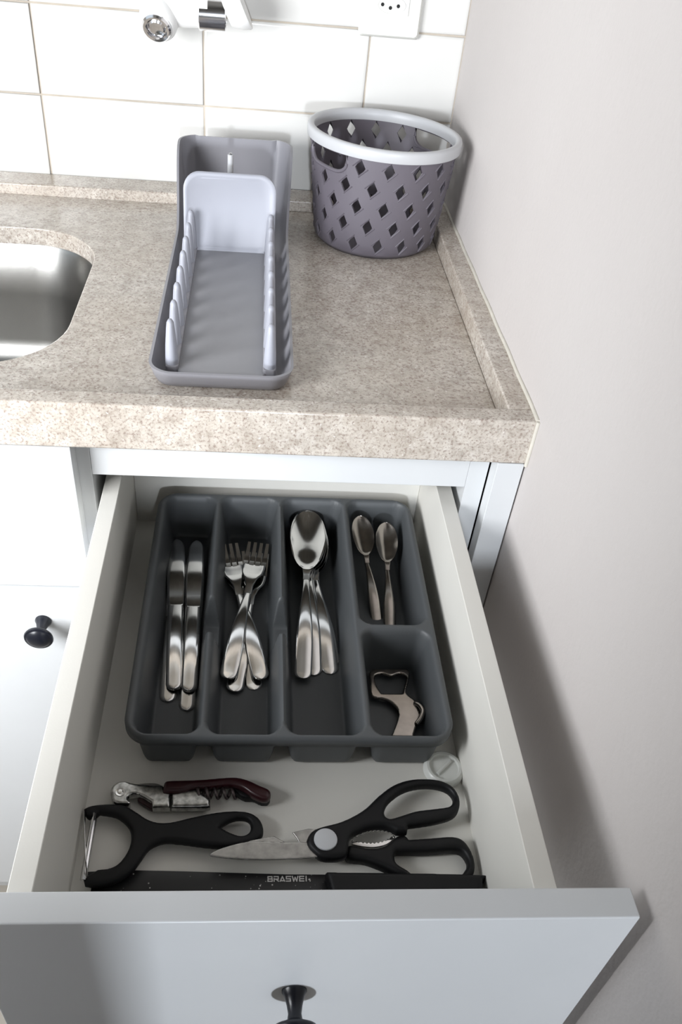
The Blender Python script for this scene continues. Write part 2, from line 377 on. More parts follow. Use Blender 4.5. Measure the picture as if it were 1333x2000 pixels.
# the open drawer
FZ = -0.2064; YB = -0.4466; YP = -0.908; YF = -0.9264; ZT = -0.1032
dr = box('drawer', -0.3605, -0.0605, YP, YB+0.012, FZ-0.006, FZ, m_inner, dc, 0.0, og)
for x0, x1 in ((-0.3721,-0.3574), (-0.0636,-0.0489)):
    box('side_board', x0, x1, YP, YB+0.015, FZ-0.014, ZT, m_inner, dr, 0.0008, og)
box('back_board', -0.3574, -0.0636, YB, YB+0.015, FZ-0.014, ZT+0.004, m_inner, dr, 0.0008, og)
fp = box('front_panel', -0.389, -0.0093, YF, YP, -0.288, -0.0904, m_lam, dr, 0.0012, og)
box('runner', -0.3785, -0.3725, -0.80, -0.05, -0.175, -0.140, m_chrome, dr, 0.0008, og)
box('runner', -0.0485, -0.0445, -0.80, -0.05, -0.175, -0.140, m_chrome, dr, 0.0008, og)
knob_d = knob(dr, Vector((-0.2035, YF, -0.1870))-og)

# ------------------------------------------------------------------ wall tap and outlet
tp = thing('wall_tap', (-0.31, -0.045, 0.187), 'white wall tap with chrome collar and chrome ringed button above the dish rack', 'tap')
lathe('tap_body', [(0.0,-0.052),(0.016,-0.050),(0.0185,-0.044),(0.0175,-0.02),(0.0165,0.0),(0.0165,0.010)], m_white, tp, (0,0,0.004), axis='X')
lathe('chrome_collar', [(0.0,0.0),(0.0163,0.0),(0.0172,0.001),(0.0172,0.029),(0.0163,0.030),(0.0,0.030)], m_chrome, tp, (0.0,0,0.002), axis='X')
fc_ = lathe('flared_cup', [(0.0,0.0),(0.0160,0.0),(0.0185,0.004),(0.0225,0.010),(0.0255,0.018),(0.0250,0.020),(0.0,0.018)], m_white, tp, (0.0305,0.0,0.005), axis='X'); fc_.rotation_euler = (0, radians(-26), 0)
h = lathe('button_housing', [(0.0,0.036),(0.021,0.030),(0.022,0.0),(0.0205,-0.012),(0.0175,-0.0155),(0.0,-0.0155)], m_white, tp, (-0.043,-0.004,-0.004), axis='Y')
h.rotation_euler = (radians(28), 0, radians(-8))
r = lathe('chrome_ring', [(0.0105,-0.0158),(0.0118,-0.0200),(0.0142,-0.0205),(0.0160,-0.0185),(0.0160,-0.0155)], m_chrome, h, (0,0,0), axis='Y'); r.parent = h
c = lathe('button', [(0.0,-0.0185),(0.004,-0.0178),(0.008,-0.0190),(0.0104,-0.0172),(0.0104,-0.0155)], m_chrome, h, (0,0,0), axis='Y', n=7)
lathe('wall_pipe', [(0.010,0.0),(0.010,0.052)], m_white, tp, (-0.012,-0.008,0.012), axis='Y')
lathe('spout_ring', [(0.0,0.0),(0.0145,0.0),(0.0150,0.002),(0.0145,0.010),(0.0,0.010)], m_chrome, tp, (-0.012,-0.004,0.0195), axis='Z')
lathe('tap_neck', [(0.0115,0.0),(0.0115,0.05),(0.0,0.055)], m_white, tp, (-0.012,-0.004,0.029), axis='Z')
tb = tube('lever', [(-0.055,-0.018,0.016), (-0.060,-0.020,0.032), (-0.062,-0.018,0.055)], [0.0035,0.004,0.003], m_chrome, tp)

ol = thing('wall_outlet', (-0.0927, 0.0, 0.172), 'white wall outlet plate with a three hole socket, on the tiles above the basket', 'outlet')
oo = ol.location
def yplate(name, x0, x1, z0, z1, y0, y1, r, mat, parent, taper=0.0):
    L0 = [(x, y0, z) for x, z in rrect(x0, x1, z0, z1, r)]
    L1 = [(x, (y0+y1)/2-0.0002, z) for x, z in rrect(x0+0.0002, x1-0.0002, z0+0.0002, z1-0.0002, r)]
    L2 = [(x, y1, z) for x, z in rrect(x0+taper, x1-taper, z0+taper, z1-taper, r)]
    return loft_loops(name, [L0, L1, L2], mat, parent, org=oo)
yplate('cover_plate', -0.1285, -0.0568, 0.1722, 0.289, 0.0, -0.0085, 0.004, m_outlet, ol, 0.003)
sm = yplate('socket_module', -0.1137, -0.0730, 0.1953, 0.2165, -0.0083, -0.0100, 0.0012, m_white, ol, 0.0004)
lathe('recess_ring', [(0.0,-0.0003),(0.0150,-0.0003),(0.0155,-0.0009),(0.0162,-0.0009),(0.0165,0.0)], m_outlet, sm, Vector((-0.0935,-0.0101,0.2055))-oo, axis='Y', n=40, sy=0.52)
for x, z in ((-0.1040,0.2058),(-0.0947,0.2030),(-0.0858,0.2052)):
    lathe('socket_hole', [(0.0,0.0),(0.0019,0.0),(0.0019,-0.0006),(0.0,-0.0006)], m_hole, sm, Vector((x,-0.0103,z))-oo, axis='Y', n=16)

# ------------------------------------------------------------------ dish rack
RX0, RX1, RY0, RY1 = -0.3312, -0.2043, -0.494, -0.050; RZ = -LH
rk = thing('dish_rack', (-0.268, -0.28, RZ), 'grey plastic dish rack with two rows of prongs and a tall shield at the back', 'dish rack')
ork = rk.location
def sstep(a, b, x):
    t = max(0, min(1, (x-a)/(b-a))); return t*t*(3-2*t)
def wallheight(y):   # height of the rack wall at depth y
    return RZ + 0.0185 + 0.066*sstep(-0.185, -0.080, y)
def rack_loop(f, inset):
    # f: 0 at the foot, 1 at the rim; the wall flares outwards
    out = []
    for x, y in rrect(RX0+inset, RX1-inset, RY0+inset, RY1-inset*0.6, 0.022 if inset < 0.006 else 0.016, 10):
        fl = 0.0
        out.append((x, y, f, wallheight(y)))
    return out
def densify(L, mx=0.008):
    out = []
    for i in range(len(L)):
        a = L[i]; b = L[(i+1) % len(L)]; n = max(1, int(math.hypot(a[0]-b[0], a[1]-b[1])/mx))
        for k in range(n): out.append((a[0]+(b[0]-a[0])*k/n, a[1]+(b[1]-a[1])*k/n))
    return out
base_out = densify(rrect(RX0, RX1, RY0, RY1, 0.022, 10))
cxr, cyr = (RX0+RX1)/2, (RY0+RY1)/2
def inset_pt(p, d):
    # move towards the inside of the rounded rectangle
    x, y = p; r = 0.022
    qx = min(max(x, RX0+r), RX1-r); qy = min(max(y, RY0+r), RY1-r)
    dx, dy = x-qx, y-qy; l = math.hypot(dx, dy) or 1
    return (x-dx/l*d, y-dy/l*d)
loops = []
for d, f in ((0.016, 0.0), (0.010, 0.0006), (0.006, 0.003), (0.0035, 0.008)):
    loops.append([(*inset_pt(p, d), RZ+f) for p in base_out])
for t in (0.55, 0.8, 1.0):
    L = []
    for p in base_out:
        h = wallheight(p[1]); fl = 0.0035*(1-t) - 0.004*max(0, (h-RZ-0.02)/0.066)*t
        if p[1] > RY1-0.0005: fl = max(fl, 0)
        L.append((*inset_pt(p, fl), RZ+0.008+(h-RZ-0.008)*t))
    loops.append(L)
inner = []
for t in (1.0, 0.8, 0.5, 0.25):
    L = []
    for p in base_out:
        h = wallheight(p[1]); fl = 0.0035*(1-t) - 0.004*max(0, (h-RZ-0.02)/0.066)*t + 0.0026
        if p[1] > RY1-0.0005: fl = max(fl, 0.0026)
        L.append((*inset_pt(p, fl), RZ+0.008+(h-RZ-0.008)*t + (0.0003 if t == 1 else 0)))
    inner.append(L)
for d, f in ((0.0075, 0.007), (0.011, 0.0045), (0.017, 0.0035)):
    inner.append([(*inset_pt(p, d), RZ+f) for p in base_out])
loft_loops('shell', loops+inner, m_rackd, rk, org=ork, smooth=50)
bt_ = plate('drip_plate', [rrect(-0.3068, -0.2287, -0.474, -0.196, 0.006)], RZ+0.0036, RZ+0.0085, m_rack, rk, ork, 0.0012)
for x in (-0.3118, -0.2255):
    plate('prong_rail', [rrect(x-0.0058, x+0.0058, -0.470, -0.186, 0.003)], RZ+0.0036, RZ+0.012, m_rackd, rk, ork, 0.001)
pr_me = None
for x, rot in ((-0.3122, 0.0), (-0.2253, 0.0)):
    for k in range(8):
        y = -0.4560 + 0.0366*k - 0.006
        prof = [(0.0064, 0.0), (0.0063, 0.003), (0.0054, 0.022), (0.0040, 0.038), (0.0033, 0.0435), (0.0019, 0.0460), (0.0, 0.0466)]
        if pr_me is None:
            o = lathe('prong', prof, m_blue, rk, (0,0,0), n=16, smooth=60, sx=0.95, sy=1.2); pr_me = o.data
        else: o = link('prong', pr_me, None, rk)
        o.location = Vector((x, y, RZ+0.0062))-ork
# upright plate
dv = rrect(-0.3205, -0.2203, RZ+0.006, 0.0675, 0.017)
def lean(x, z, o): return (x, -0.203 + 0.016*(z-RZ)/0.088 + o + 0.004*((x+0.2704)/0.05)**2*-1, z)
L = [[lean(x, z, 0.0022) for x, z in dv], [lean(x, z, 0.0) for x, z in dv]]
for d, o in ((0.0012, -0.0008), (0.004, -0.0010), (0.006, 0.0006)):
    L.append([lean(-0.2704+(x+0.2704)*(1-d/0.05), 0.0235+(z-0.0235)*(1-d/0.044), o) for x, z in dv])
loft_loops('upright_plate', L, m_blue, rk, org=ork, smooth=60)
tube('centre_post', [(-0.2715,-0.150,RZ+0.004), (-0.2715,-0.148,0.03), (-0.2715,-0.146,0.0740), (-0.2715,-0.146,0.0755)], [0.0038,0.0036,0.0032,0.002], m_rim, rk, org=ork, n=14)

# ------------------------------------------------------------------ basket
bk = thing('storage_basket', (-0.0985, -0.1150, RZ), 'round slate grey lattice basket with pale rim, in the corner of the counter', 'basket')
BH = 0.1190
def bask(u, v, off=0.0):
    """u turns around (0..1), v from foot 0 to rim 1"""
    a = 2*pi*u + radians(138); k = v**0.8
    rx = 0.0700 + (0.0765-0.0700)*k; ry = 0.0700 + (0.0870-0.0700)*k
    rx -= 0.006*max(0, (0.06-v)/0.06)**2; ry -= 0.006*max(0, (0.06-v)/0.06)**2
    x = (rx+off)*cos(a); y = (ry+off)*sin(a)
    w = radians(50); return (x*cos(w)-y*sin(w), x*sin(w)+y*cos(w) + 0.003*v, BH*v)
NC, NR = 16, 5
vs = []; fs = []; idx = {}
def V(u, v):
    key = (round((u % 1.0)*NC*40), round(v*4000))
    if key not in idx: idx[key] = len(vs); vs.append(bask(u, v))
    return idx[key]
v0, v1 = 0.055, 0.93; rh = (v1-v0)/NR
HAND = {NR-1: (0, 1, NC//2, NC//2+1)}
for j in range(NR):
    off = 0.5*(j % 2); va = v0+rh*j; vb = va+rh; vm = (va+vb)/2
    for i in range(NC):
        if i in HAND.get(j, ()): continue
        ua = (i+off)/NC; ub = ua+1/NC; um = ua+0.5/NC; dw = 0.185/NC; dh = rh*0.485
        BL,BM,BR = V(ua,va),V(um,va),V(ub,va); TL,TM,TR = V(ua,vb),V(um,vb),V(ub,vb); ML,MR = V(ua,vm),V(ub,vm)
        DB,DT,DL,DR = V(um,vm-dh),V(um,vm+dh),V(um-dw,vm),V(um+dw,vm)
        fs += [(BL,BM,DB,DL,ML),(BM,BR,MR,DR,DB),(MR,TR,TM,DT,DR),(TM,TL,ML,DL,DT)]
N2 = NC*2
for i in range(N2):
    a, b_ = i/N2, (i+1)/N2
    fs.append((V(a,v1), V(b_,v1), V(b_,1.0), V(a,1.0)))
    fs.append((V(a,0.0), V(b_,0.0), V(b_,v0), V(a,v0)))
fs.append(tuple(V(i/N2, 0.0) for i in range(N2)))
bo = mesh('lattice_body', vs, fs, m_basket, bk, smooth=50)
m = bo.modifiers.new('s', 'SOLIDIFY'); m.thickness = 0.0022; m.offset = 0
bevel(bo, 0.0004, 1, 50)
# raised weave lines running diagonally between the holes
for hand in (0, NC//2):
    off = 0.5*((NR-1) % 2); u0 = (hand+off)/NC; u1 = u0+2/NC; va = v1-rh
    P = [(u0+(u1-u0)*k/8, v1) for k in range(9)]; ru = (u1-u0)*0.24; rv_ = rh*0.55
    C1 = [(u1-ru+ru*cos(a), va+rv_-rv_*sin(a)) for a in (pi/2*k/6 for k in range(7))]; C2 = [(u0+ru-ru*sin(a), va+rv_-rv_*cos(a)) for a in (pi/2*k/6 for k in range(7))]
    P += C1 + [(u1-ru-(u1-u0-2*ru)*k/5, va) for k in range(1, 5)] + C2
    for Cc_, cu in ((C1, u1), (C2, u0)):
        cv = [Vector(bask(cu, va, 0.0))] + [Vector(bask(u, v, 0.0)) for u, v in Cc_]
        w_ = mesh('handle_corner', cv, [(0, k, k+1) for k in range(1, len(cv)-1)], m_basket, bk); sm_ = w_.modifiers.new('s', 'SOLIDIFY'); sm_.thickness = 0.0022; sm_.offset = 0
    tube('handle_lip', [Vector(bask(u, v, 0.0006)) for u, v in P], 0.0021, m_basket, bk, n=8, closed=True)
vs2 = []; fs2 = []
def ridge(u0_, va_, u1_, vb_):
    pts = [Vector(bask(u0_+(u1_-u0_)*k/4, va_+(vb_-va_)*k/4, 0.0010)) for k in range(5)]
    b = len(vs2)
    for k, p in enumerate(pts):
        t = (pts[min(k+1, 4)]-pts[max(k-1, 0)]).normalized(); nrm = Vector((p.x, p.y, 0)).normalized(); s = t.cross(nrm).normalized()
        for q in (-1, 0, 1): vs2.append(p + s*q*0.0013 + nrm*(0.0008 if q == 0 else -0.0006))
    for k in range(4):
        for q in (0, 1): fs2.append((b+k*3+q, b+k*3+q+1, b+(k+1)*3+q+1, b+(k+1)*3+q))
for j in range(NR):
    off = 0.5*(j % 2); va = v0+rh*j; vm = va+rh/2
    for i in range(NC):
        if i in HAND.get(j, ()): continue
        um = (i+off+0.5)/NC; dw = 0.27/NC; dh = rh*0.50
        ridge(um-dw*0.15, vm-dh*0.95, um+dw*1.0, vm-dh*0.05); ridge(um-dw*1.0, vm+dh*0.05, um+dw*0.15, vm+dh*0.95)
rd = mesh('weave_ridges', vs2, fs2, m_basket, bk, smooth=60); rd['kind'] = 'stuff'
prof = [(-0.0034,-0.0082),(0.0020,-0.0088),(0.0040,-0.0084),(0.0046,-0.006),(0.0045,0.0005),(0.0038,0.0026),(0.0016,0.0036),(-0.0018,0.0033),(-0.0031,0.0015),(-0.0036,-0.003)]
loops = []
N = 96
for k in range(N):
    loops.append([Vector(bask(k/N, 1.0, p[0])) + Vector((0,0,p[1])) for p in prof])
vs = [p for L in loops for p in L]; n = len(prof)
fs = [(k*n+i, k*n+(i+1) % n, ((k+1) % N)*n+(i+1) % n, ((k+1) % N)*n+i) for k in range(N) for i in range(n)]
mesh('rim_band', vs, fs, m_rim, bk, smooth=60)

# ------------------------------------------------------------------ cutlery tray
TX0, TX1, TY0, TY1 = -0.3305, -0.0757, -0.7585, -0.4605; TR = -0.1560; TD = 0.0475
comps = [(-0.3225,-0.2740,-0.7525,-0.4665), (-0.2675,-0.2125,-0.7525,-0.4665), (-0.2065,-0.1475,-0.7525,-0.4665), (-0.1405,-0.0828,-0.6355,-0.4665), (-0.1405,-0.0828,-0.7525,-0.6440)]
def sdf(x, y, b, r):
    cx, cy = (b[0]+b[1])/2, (b[2]+b[3])/2; hx, hy = (b[1]-b[0])/2-r, (b[3]-b[2])/2-r
    qx, qy = abs(x-cx)-hx, abs(y-cy)-hy
    return -(math.hypot(max(qx,0), max(qy,0)) + min(max(qx,qy),0) - r)
def smin(a, b, k):
    h = max(k-abs(a-b), 0)/k; return min(a, b) - h*h*k*0.25
def depth_at(x, y):
    best = 0.0
    for c in comps:
        d = sdf(x, y, c, 0.011)
        if d > -0.002:
            raw = 8.0*((d + sqrt(d*d+1e-6))/2)
            best = max(best, smin(raw, TD, 0.016))
    for c in ((-0.300,-0.182,-0.650,-0.607),):
        d = sdf(x, y, c, 0.006)
        if d > 0: best = max(best, smin(3.6*d, 0.031, 0.008) if x < -0.182 else 0)
    return max(0.0, best)
st = 0.00125; nx = int((TX1-TX0)/st)+3; ny = int((TY1-TY0)/st)+3
OB = (TX0, TX1, TY0, TY1); OR = 0.021
vs = []; keep = []
for j in range(ny):
    for i in range(nx):
        x = TX0-st+i*st; y = TY0-st+j*st; d = sdf(x, y, OB, OR); ins = d >= 0
        if not ins and d > -2.2*st:
            e = 1e-4; gx = (sdf(x+e,y,OB,OR)-d)/e; gy = (sdf(x,y+e,OB,OR)-d)/e; l = math.hypot(gx,gy) or 1
            x -= gx/l*d; y -= gy/l*d; d = 0
        z = TR - depth_at(x, y)
        if d < 0.003: t = 1-max(d,0)/0.003; z -= 0.003*(1-sqrt(max(0,1-t*t)))
        vs.append((x-TX0, y-TY0, z-FZ)); keep.append(ins)
fs = []
for j in range(ny-1):
    for i in range(nx-1):
        a = j*nx+i; q = (a, a+1, a+nx+1, a+nx)
        if sum(keep[k] for k in q) >= 1: fs.append(q)
me = bpy.data.meshes.new('cutlery_tray'); me.from_pydata(vs, [], fs)
bm = bmesh.new(); bm.from_mesh(me)
bmesh.ops.delete(bm, geom=[v for v in bm.verts if not v.link_faces], context='VERTS')
bmesh.ops.remove_doubles(bm, verts=bm.verts, dist=2e-5)
bmesh.ops.dissolve_degenerate(bm, edges=bm.edges, dist=1e-5)
be = [e for e in bm.edges if e.is_boundary]
r = bmesh.ops.extrude_edge_only(bm, edges=be)
for v in r['geom']:
    if isinstance(v, bmesh.types.BMVert): v.co.z -= 0.0065
bmesh.ops.recalc_face_normals(bm, faces=bm.faces)
if sum(f.normal.z for f in bm.faces) < 0: bmesh.ops.reverse_faces(bm, faces=bm.faces)
bm.to_mesh(me); bm.free()
ty = link('cutlery_tray', me, m_tray, None, (TX0, TY0, FZ+0.0002), smooth=60)
tag(ty, 'charcoal plastic cutlery tray with five compartments standing in the open drawer', 'cutlery tray')
m = ty.modifiers.new('s', 'SOLIDIFY'); m.thickness = 0.0014; m.offset = -1

# ------------------------------------------------------------------ cutlery
def blade_loft(name, st_, mat, parent, M=9):
    """stations: (y, half width, z of the middle, thickness, edge lift)"""
    vs = []; fs = []; N = len(st_)
    for (y, w, z, th, cup) in st_:
        for s in (1, -1):
            for k in range(M):
                t = -1+2*k/(M-1); xx = w*sin(t*pi/2) if True else w*t
                e = sqrt(max(0, 1-abs(t)**4))
                vs.append((xx, y, z + cup*(xx/max(w,1e-6))**2 + s*th/2*e))
    R = 2*M
    for j in range(N-1):
        a, b_ = j*R, (j+1)*R
        for k in range(M-1):
            fs.append((a+k, a+k+1, b_+k+1, b_+k)); fs.append((a+M+k, b_+M+k, b_+M+k+1, a+M+k+1))
        fs.append((a, b_, b_+M, a+M)); fs.append((a+M-1, a+R-1, b_+R-1, b_+M-1))
    fs.append(tuple(list(range(M)) + list(range(R-1, M-1, -1)))); a = (N-1)*R
    fs.append(tuple(a+i for i in (list(range(M)) + list(range(R-1, M-1, -1)))))
    me = bpy.data.meshes.new(name); me.from_pydata(vs, [], fs)
    bm = bmesh.new(); bm.from_mesh(me); bmesh.ops.remove_doubles(bm, verts=bm.verts, dist=1e-5); bmesh.ops.recalc_face_normals(bm, faces=bm.faces); bm.to_mesh(me); bm.free()
    o = link(name, me, mat, parent, smooth=60); return o
def handle_stations(L, w0, w1, thick, arch):
    """from the neck at y = 0 to the rounded end at y = -L; arched"""
    out = []
    for k in range(15):
        t = k/14; y = -L*t
        w = w0 + (w1-w0)*sstep(0.0, 0.75, t)
        out.append((y, w, arch*sin(pi*t**0.9)+thick*0.5, thick, -0.0007))
    for k in range(1, 7):
        a = pi/2*k/6; out.append((-L - w1*0.9*sin(a), max(w1*cos(a), 0.0002), thick*0.5, thick*(1-0.4*sin(a)), -0.0007*cos(a)))
    return out
def make_knife():
    r = thing('table_knife', (0,0,0), None, 'knife', 'table knives in the first compartment')
    hs = [(y, w, z, th, -0.0010) for y, w, z, th, c in handle_stations(0.092, 0.0074, 0.0073, 0.0034, 0.0042)]
    blade_loft('handle', hs, m_steel, r)
    b = [(0.0, 0.0074, 0.0017, 0.0026, 0)] + [(0.003+0.080*k/8, 0.0078+0.0010*sin(pi*k/8), 0.0017+0.0055*sin(pi*min(1,k/8)), 0.0018, -0.0003) for k in range(9)]
    b += [(0.083+0.012*sin(a), 0.0070*cos(a)+0.0002, 0.0017, 0.0012, 0) for a in (pi/2*k/5 for k in range(1, 6))]
    blade_loft('blade', b, m_steel, r)
    return r
def make_fork():
    r = thing('table_fork', (0,0,0), None, 'fork', 'table forks in the second compartment')
    blade_loft('handle', handle_stations(0.098, 0.0036, 0.0078, 0.0024, 0.005), m_steel, r)
    h = [(0.0, 0.0036, 0.0012, 0.0024, 0), (0.010, 0.0038, 0.0030, 0.0022, 0), (0.018, 0.0062, 0.0040, 0.0018, 0.0004), (0.026, 0.0102, 0.0030, 0.0018, 0.0010), (0.034, 0.0112, 0.0018, 0.0018, 0.0010), (0.040, 0.0112, 0.0014, 0.0018, 0.0008)]
    hd = blade_loft('head', h, m_steel, r)
    vs = []; fs = []
    bm = bmesh.new(); bm.from_mesh(hd.data)
    for k in range(4):
        xc = (-1.5+k)*0.0061
        for a, c in zip([0,1,2,3,4],[1,2,3,4,5]):
            def S(i):
                t = i/5; y = 0.0392 + 0.026*t; return y, 0.0023-0.0008*t, 0.0018+0.0075*t**1.7, 0.0008-0.0003*t
            y0,w0,z0,t0 = S(a); y1,w1,z1,t1 = S(c)
            q = [bm.verts.new((xc*(1+0.0*a)+s*w, y, z+u*t_)) for (y,w,z,t_) in ((y0,w0,z0,t0),(y1,w1,z1,t1)) for s,u in ((-1,-1),(1,-1),(1,1),(-1,1))]
            for f in ((0,1,5,4),(1,2,6,5),(2,3,7,6),(3,0,4,7),(0,3,2,1),(4,5,6,7)): bm.faces.new([q[i] for i in f])
    bm.to_mesh(hd.data); bm.free()
    return r
def make_spoon(scale=1.0, name='table_spoon', group='table spoons in the third compartment', bw=0.0178, blen=0.074, L=0.105, w1=0.0078, mat=None):
    mat = mat or m_steel
    r = thing(name, (0,0,0), None, 'spoon', group)
    blade_loft('handle', handle_stations(L, 0.0034*scale, w1, 0.0022, 0.005*scale), mat, r)
    st_ = [(0.0, 0.0034*scale, 0.0011, 0.0022, 0), (0.006*scale, 0.0034*scale, 0.0020, 0.0020, 0), (0.0105*scale, 0.0040*scale, 0.0032, 0.0017, 0.0003)]
    for k in range(0, 17):
        t = 0.5-0.5*cos(pi*(0.08+0.92*k/16)); w = max(bw*sin(pi*(0.08+0.92*k/16))**0.95*(1.0+0.10*(t-0.5)), 0.0004)
        dp = 0.0082*scale*sin(pi*t)**0.8; zr = scale*(0.0034+0.0056*sstep(0,0.4,t))
        st_.append((0.012*scale+blen*t, w, zr - dp, 0.0013, dp*0.95+0.0002))
    blade_loft('bowl', st_, mat, r, M=15)
    return r
def copy_tree(o, parent=None):
    c = o.copy(); COL.objects.link(c); c.parent = parent
    for ch in list(o.children): copy_tree(ch, c)
    return c
def pose(o, neck, end, z, label, tilt=0.0, roll=0.0):
    """neck: where the handle starts, end: towards where the handle points (x, y)"""
    dx, dy = neck[0]-end[0], neck[1]-end[1]
    o.location = (neck[0], neck[1], z); o.rotation_mode = 'XYZ'
    o.rotation_euler = (tilt, roll, math.atan2(dy, dx)-pi/2); o['label'] = label
BT = FZ + 0.0018   # floor of the tray
kn = make_knife()
KN = [((-0.3062,-0.5810), (-0.2998,-0.677), 0.0060, 'table knife lying on top of the left knife stack', 0),
      ((-0.2897,-0.5830), (-0.2868,-0.680), 0.0065, 'table knife lying on top of the right knife stack, by the divider', 0),
      ((-0.3075,-0.5900), (-0.3045,-0.686), 0.0004, 'table knife whose rounded end shows lower left, under the left knife stack', 0),
      ((-0.2895,-0.5990), (-0.2876,-0.698), 0.0004, 'table knife reaching nearest the drawer front, under the right knife stack', 0)]
for i, (a, b_, dz, lb, rl) in enumerate(KN):
    o = kn if i == 0 else copy_tree(kn)
    pose(o, a, b_, BT+dz, lb, 0, rl)
fk = make_fork()
FK = [((-0.2395,-0.5650), (-0.2548,-0.668), 0.0090, 'upper table fork with right hand tines and handle crossing to the left'),
      ((-0.2475,-0.5640), (-0.2262,-0.663), 0.0060, 'table fork with left hand tines and handle crossing to the right'),
      ((-0.2372,-0.5740), (-0.2485,-0.674), 0.0032, 'table fork showing a rim of its handle end right of the left handle'),
      ((-0.2455,-0.5700), (-0.2318,-0.671), 0.0003, 'table fork showing a rim of its handle end left of the right handle')]
for i, (a, b_, dz, lb) in enumerate(FK):
    o = fk if i == 0 else copy_tree(fk); pose(o, a, b_, BT+dz, lb)
sp = make_spoon()
SP = [((-0.1838,-0.5540), (-0.1895,-0.665), 0.0185, 'large table spoon with its shiny bowl on top of the spoon pile', 0.11, 0.0),
      ((-0.1800,-0.5460), (-0.1795,-0.662), 0.0135, 'table spoon with the second handle from the left in the spoon pile', 0.11, 0),
      ((-0.1780,-0.5450), (-0.1755,-0.661), 0.0100, 'table spoon under the second handle, its rim showing on the right', 0.11, 0),
      ((-0.1735,-0.5440), (-0.1640,-0.655), 0.0085, 'table spoon with the rightmost handle on top of the spoon pile', 0.07, 0),
      ((-0.1725,-0.5450), (-0.1610,-0.657), 0.0055, 'table spoon at the bottom right of the pile, only its end rim showing', 0.07, 0)]
for i, (a, b_, dz, lb, tl, rl) in enumerate(SP):
    o = sp if i == 0 else copy_tree(sp); pose(o, a, b_, BT+dz, lb, tl, rl)
ts = make_spoon(0.72, 'teaspoon', 'teaspoons in the small upper compartment', 0.0112, 0.044, 0.0615, 0.0058, m_brass)
TS = [((-0.1223,-0.5270), (-0.1155,-0.588), 0.0180, 0.30, 'teaspoon on the left, its bowl against the divider'), ((-0.1028,-0.5360), (-0.1040,-0.593), 0.0175, 0.30, 'teaspoon on the right, with the paler bowl and darker handle')]
for i, (a, b_, dz, tl, lb) in enumerate(TS):
    o = ts if i == 0 else copy_tree(ts); pose(o, a, b_, BT+dz, lb, tl)

# bottle opener
og = (-0.105, -0.69, BT+0.002)
out = [(-0.1300, -0.6570), (-0.1269, -0.6537), (-0.0955, -0.6531), (-0.0940, -0.6567), (-0.0965, -0.6676), (-0.0999, -0.6798), (-0.0930, -0.6885), (-0.0916, -0.6968), (-0.0907, -0.7039), (-0.0947, -0.7130), (-0.0996, -0.7256), (-0.1183, -0.7258), (-0.1109, -0.7082), (-0.1095, -0.6989), (-0.1147, -0.6906), (-0.1220, -0.6869), (-0.1302, -0.6851), (-0.1311, -0.6761)]
hol = [(-0.1257, -0.6618), (-0.1192, -0.6590), (-0.1115, -0.6615), (-0.1033, -0.6587), (-0.0977, -0.6621), (-0.1010, -0.6736), (-0.1037, -0.6809), (-0.1217, -0.6811), (-0.1257, -0.6711)]
bo = puff('bottle_opener', [spline(out, 4, True, (0,1,2,3,10,11)), spline(hol, 4, True, (6,7))], BT+0.005, BT+0.0085, m_brass, None, og, 0.0012)
tag(bo, 'worn metal bottle opener in the small front right compartment', 'bottle opener')
cur = [(-0.0940, -0.6917), (-0.0907, -0.6958), (-0.0890, -0.7023), (-0.0914, -0.7087), (-0.0954, -0.7133)]
tube('curled_lip', [(x, y, BT+0.0085+0.003*sin(pi*k/(len(cur)*4-4))) for k, (x, y) in enumerate(spline(cur, 4, False))], 0.0022, m_brass, bo, org=og)

# ------------------------------------------------------------------ loose tools at the front of the drawer
# long black knife
og = (-0.2, -0.862, FZ)
kf = thing('kitchen_knife', og, 'long black kitchen knife with speckled blade lying along the drawer front', 'knife')
bl_ = [(-0.3448, -0.8527), (-0.3365, -0.8503), (-0.3266, -0.8438), (-0.3184, -0.8373), (-0.2809, -0.8383), (-0.2063, -0.8411)]+[(-0.1757, -0.8414)]
bx1 = bl_[-1][0]+0.004; yb = -0.9045
plate('blade', [[(bl_[0][0], yb+0.012), (bl_[0][0]+0.002, bl_[3][1]-0.010), (bl_[3][0]-0.03, bl_[3][1]-0.001), bl_[3], bl_[4], bl_[5], bl_[6], (bx1, bl_[6][1]), (bx1, yb), (bl_[0][0]+0.02, yb)]], FZ+0.0012, FZ+0.0030, m_kblade, kf, og, 0.0006)
hd_ = [(-0.1789, -0.8453), (-0.0695, -0.8478), (-0.0662, -0.8516), (-0.0691, -0.8567)]
hp = [hd_[0], hd_[1], hd_[2], (hd_[3][0], hd_[3][1]-0.01), (hd_[3][0]-0.001, yb), (hd_[0][0]+0.014, yb), (hd_[0][0]+0.010, yb+0.012)]
puff('handle', [spline(hp, 3, True, (0,3,4,5,6))], FZ+0.0004, FZ+0.0165, m_black, kf, og, 0.004)
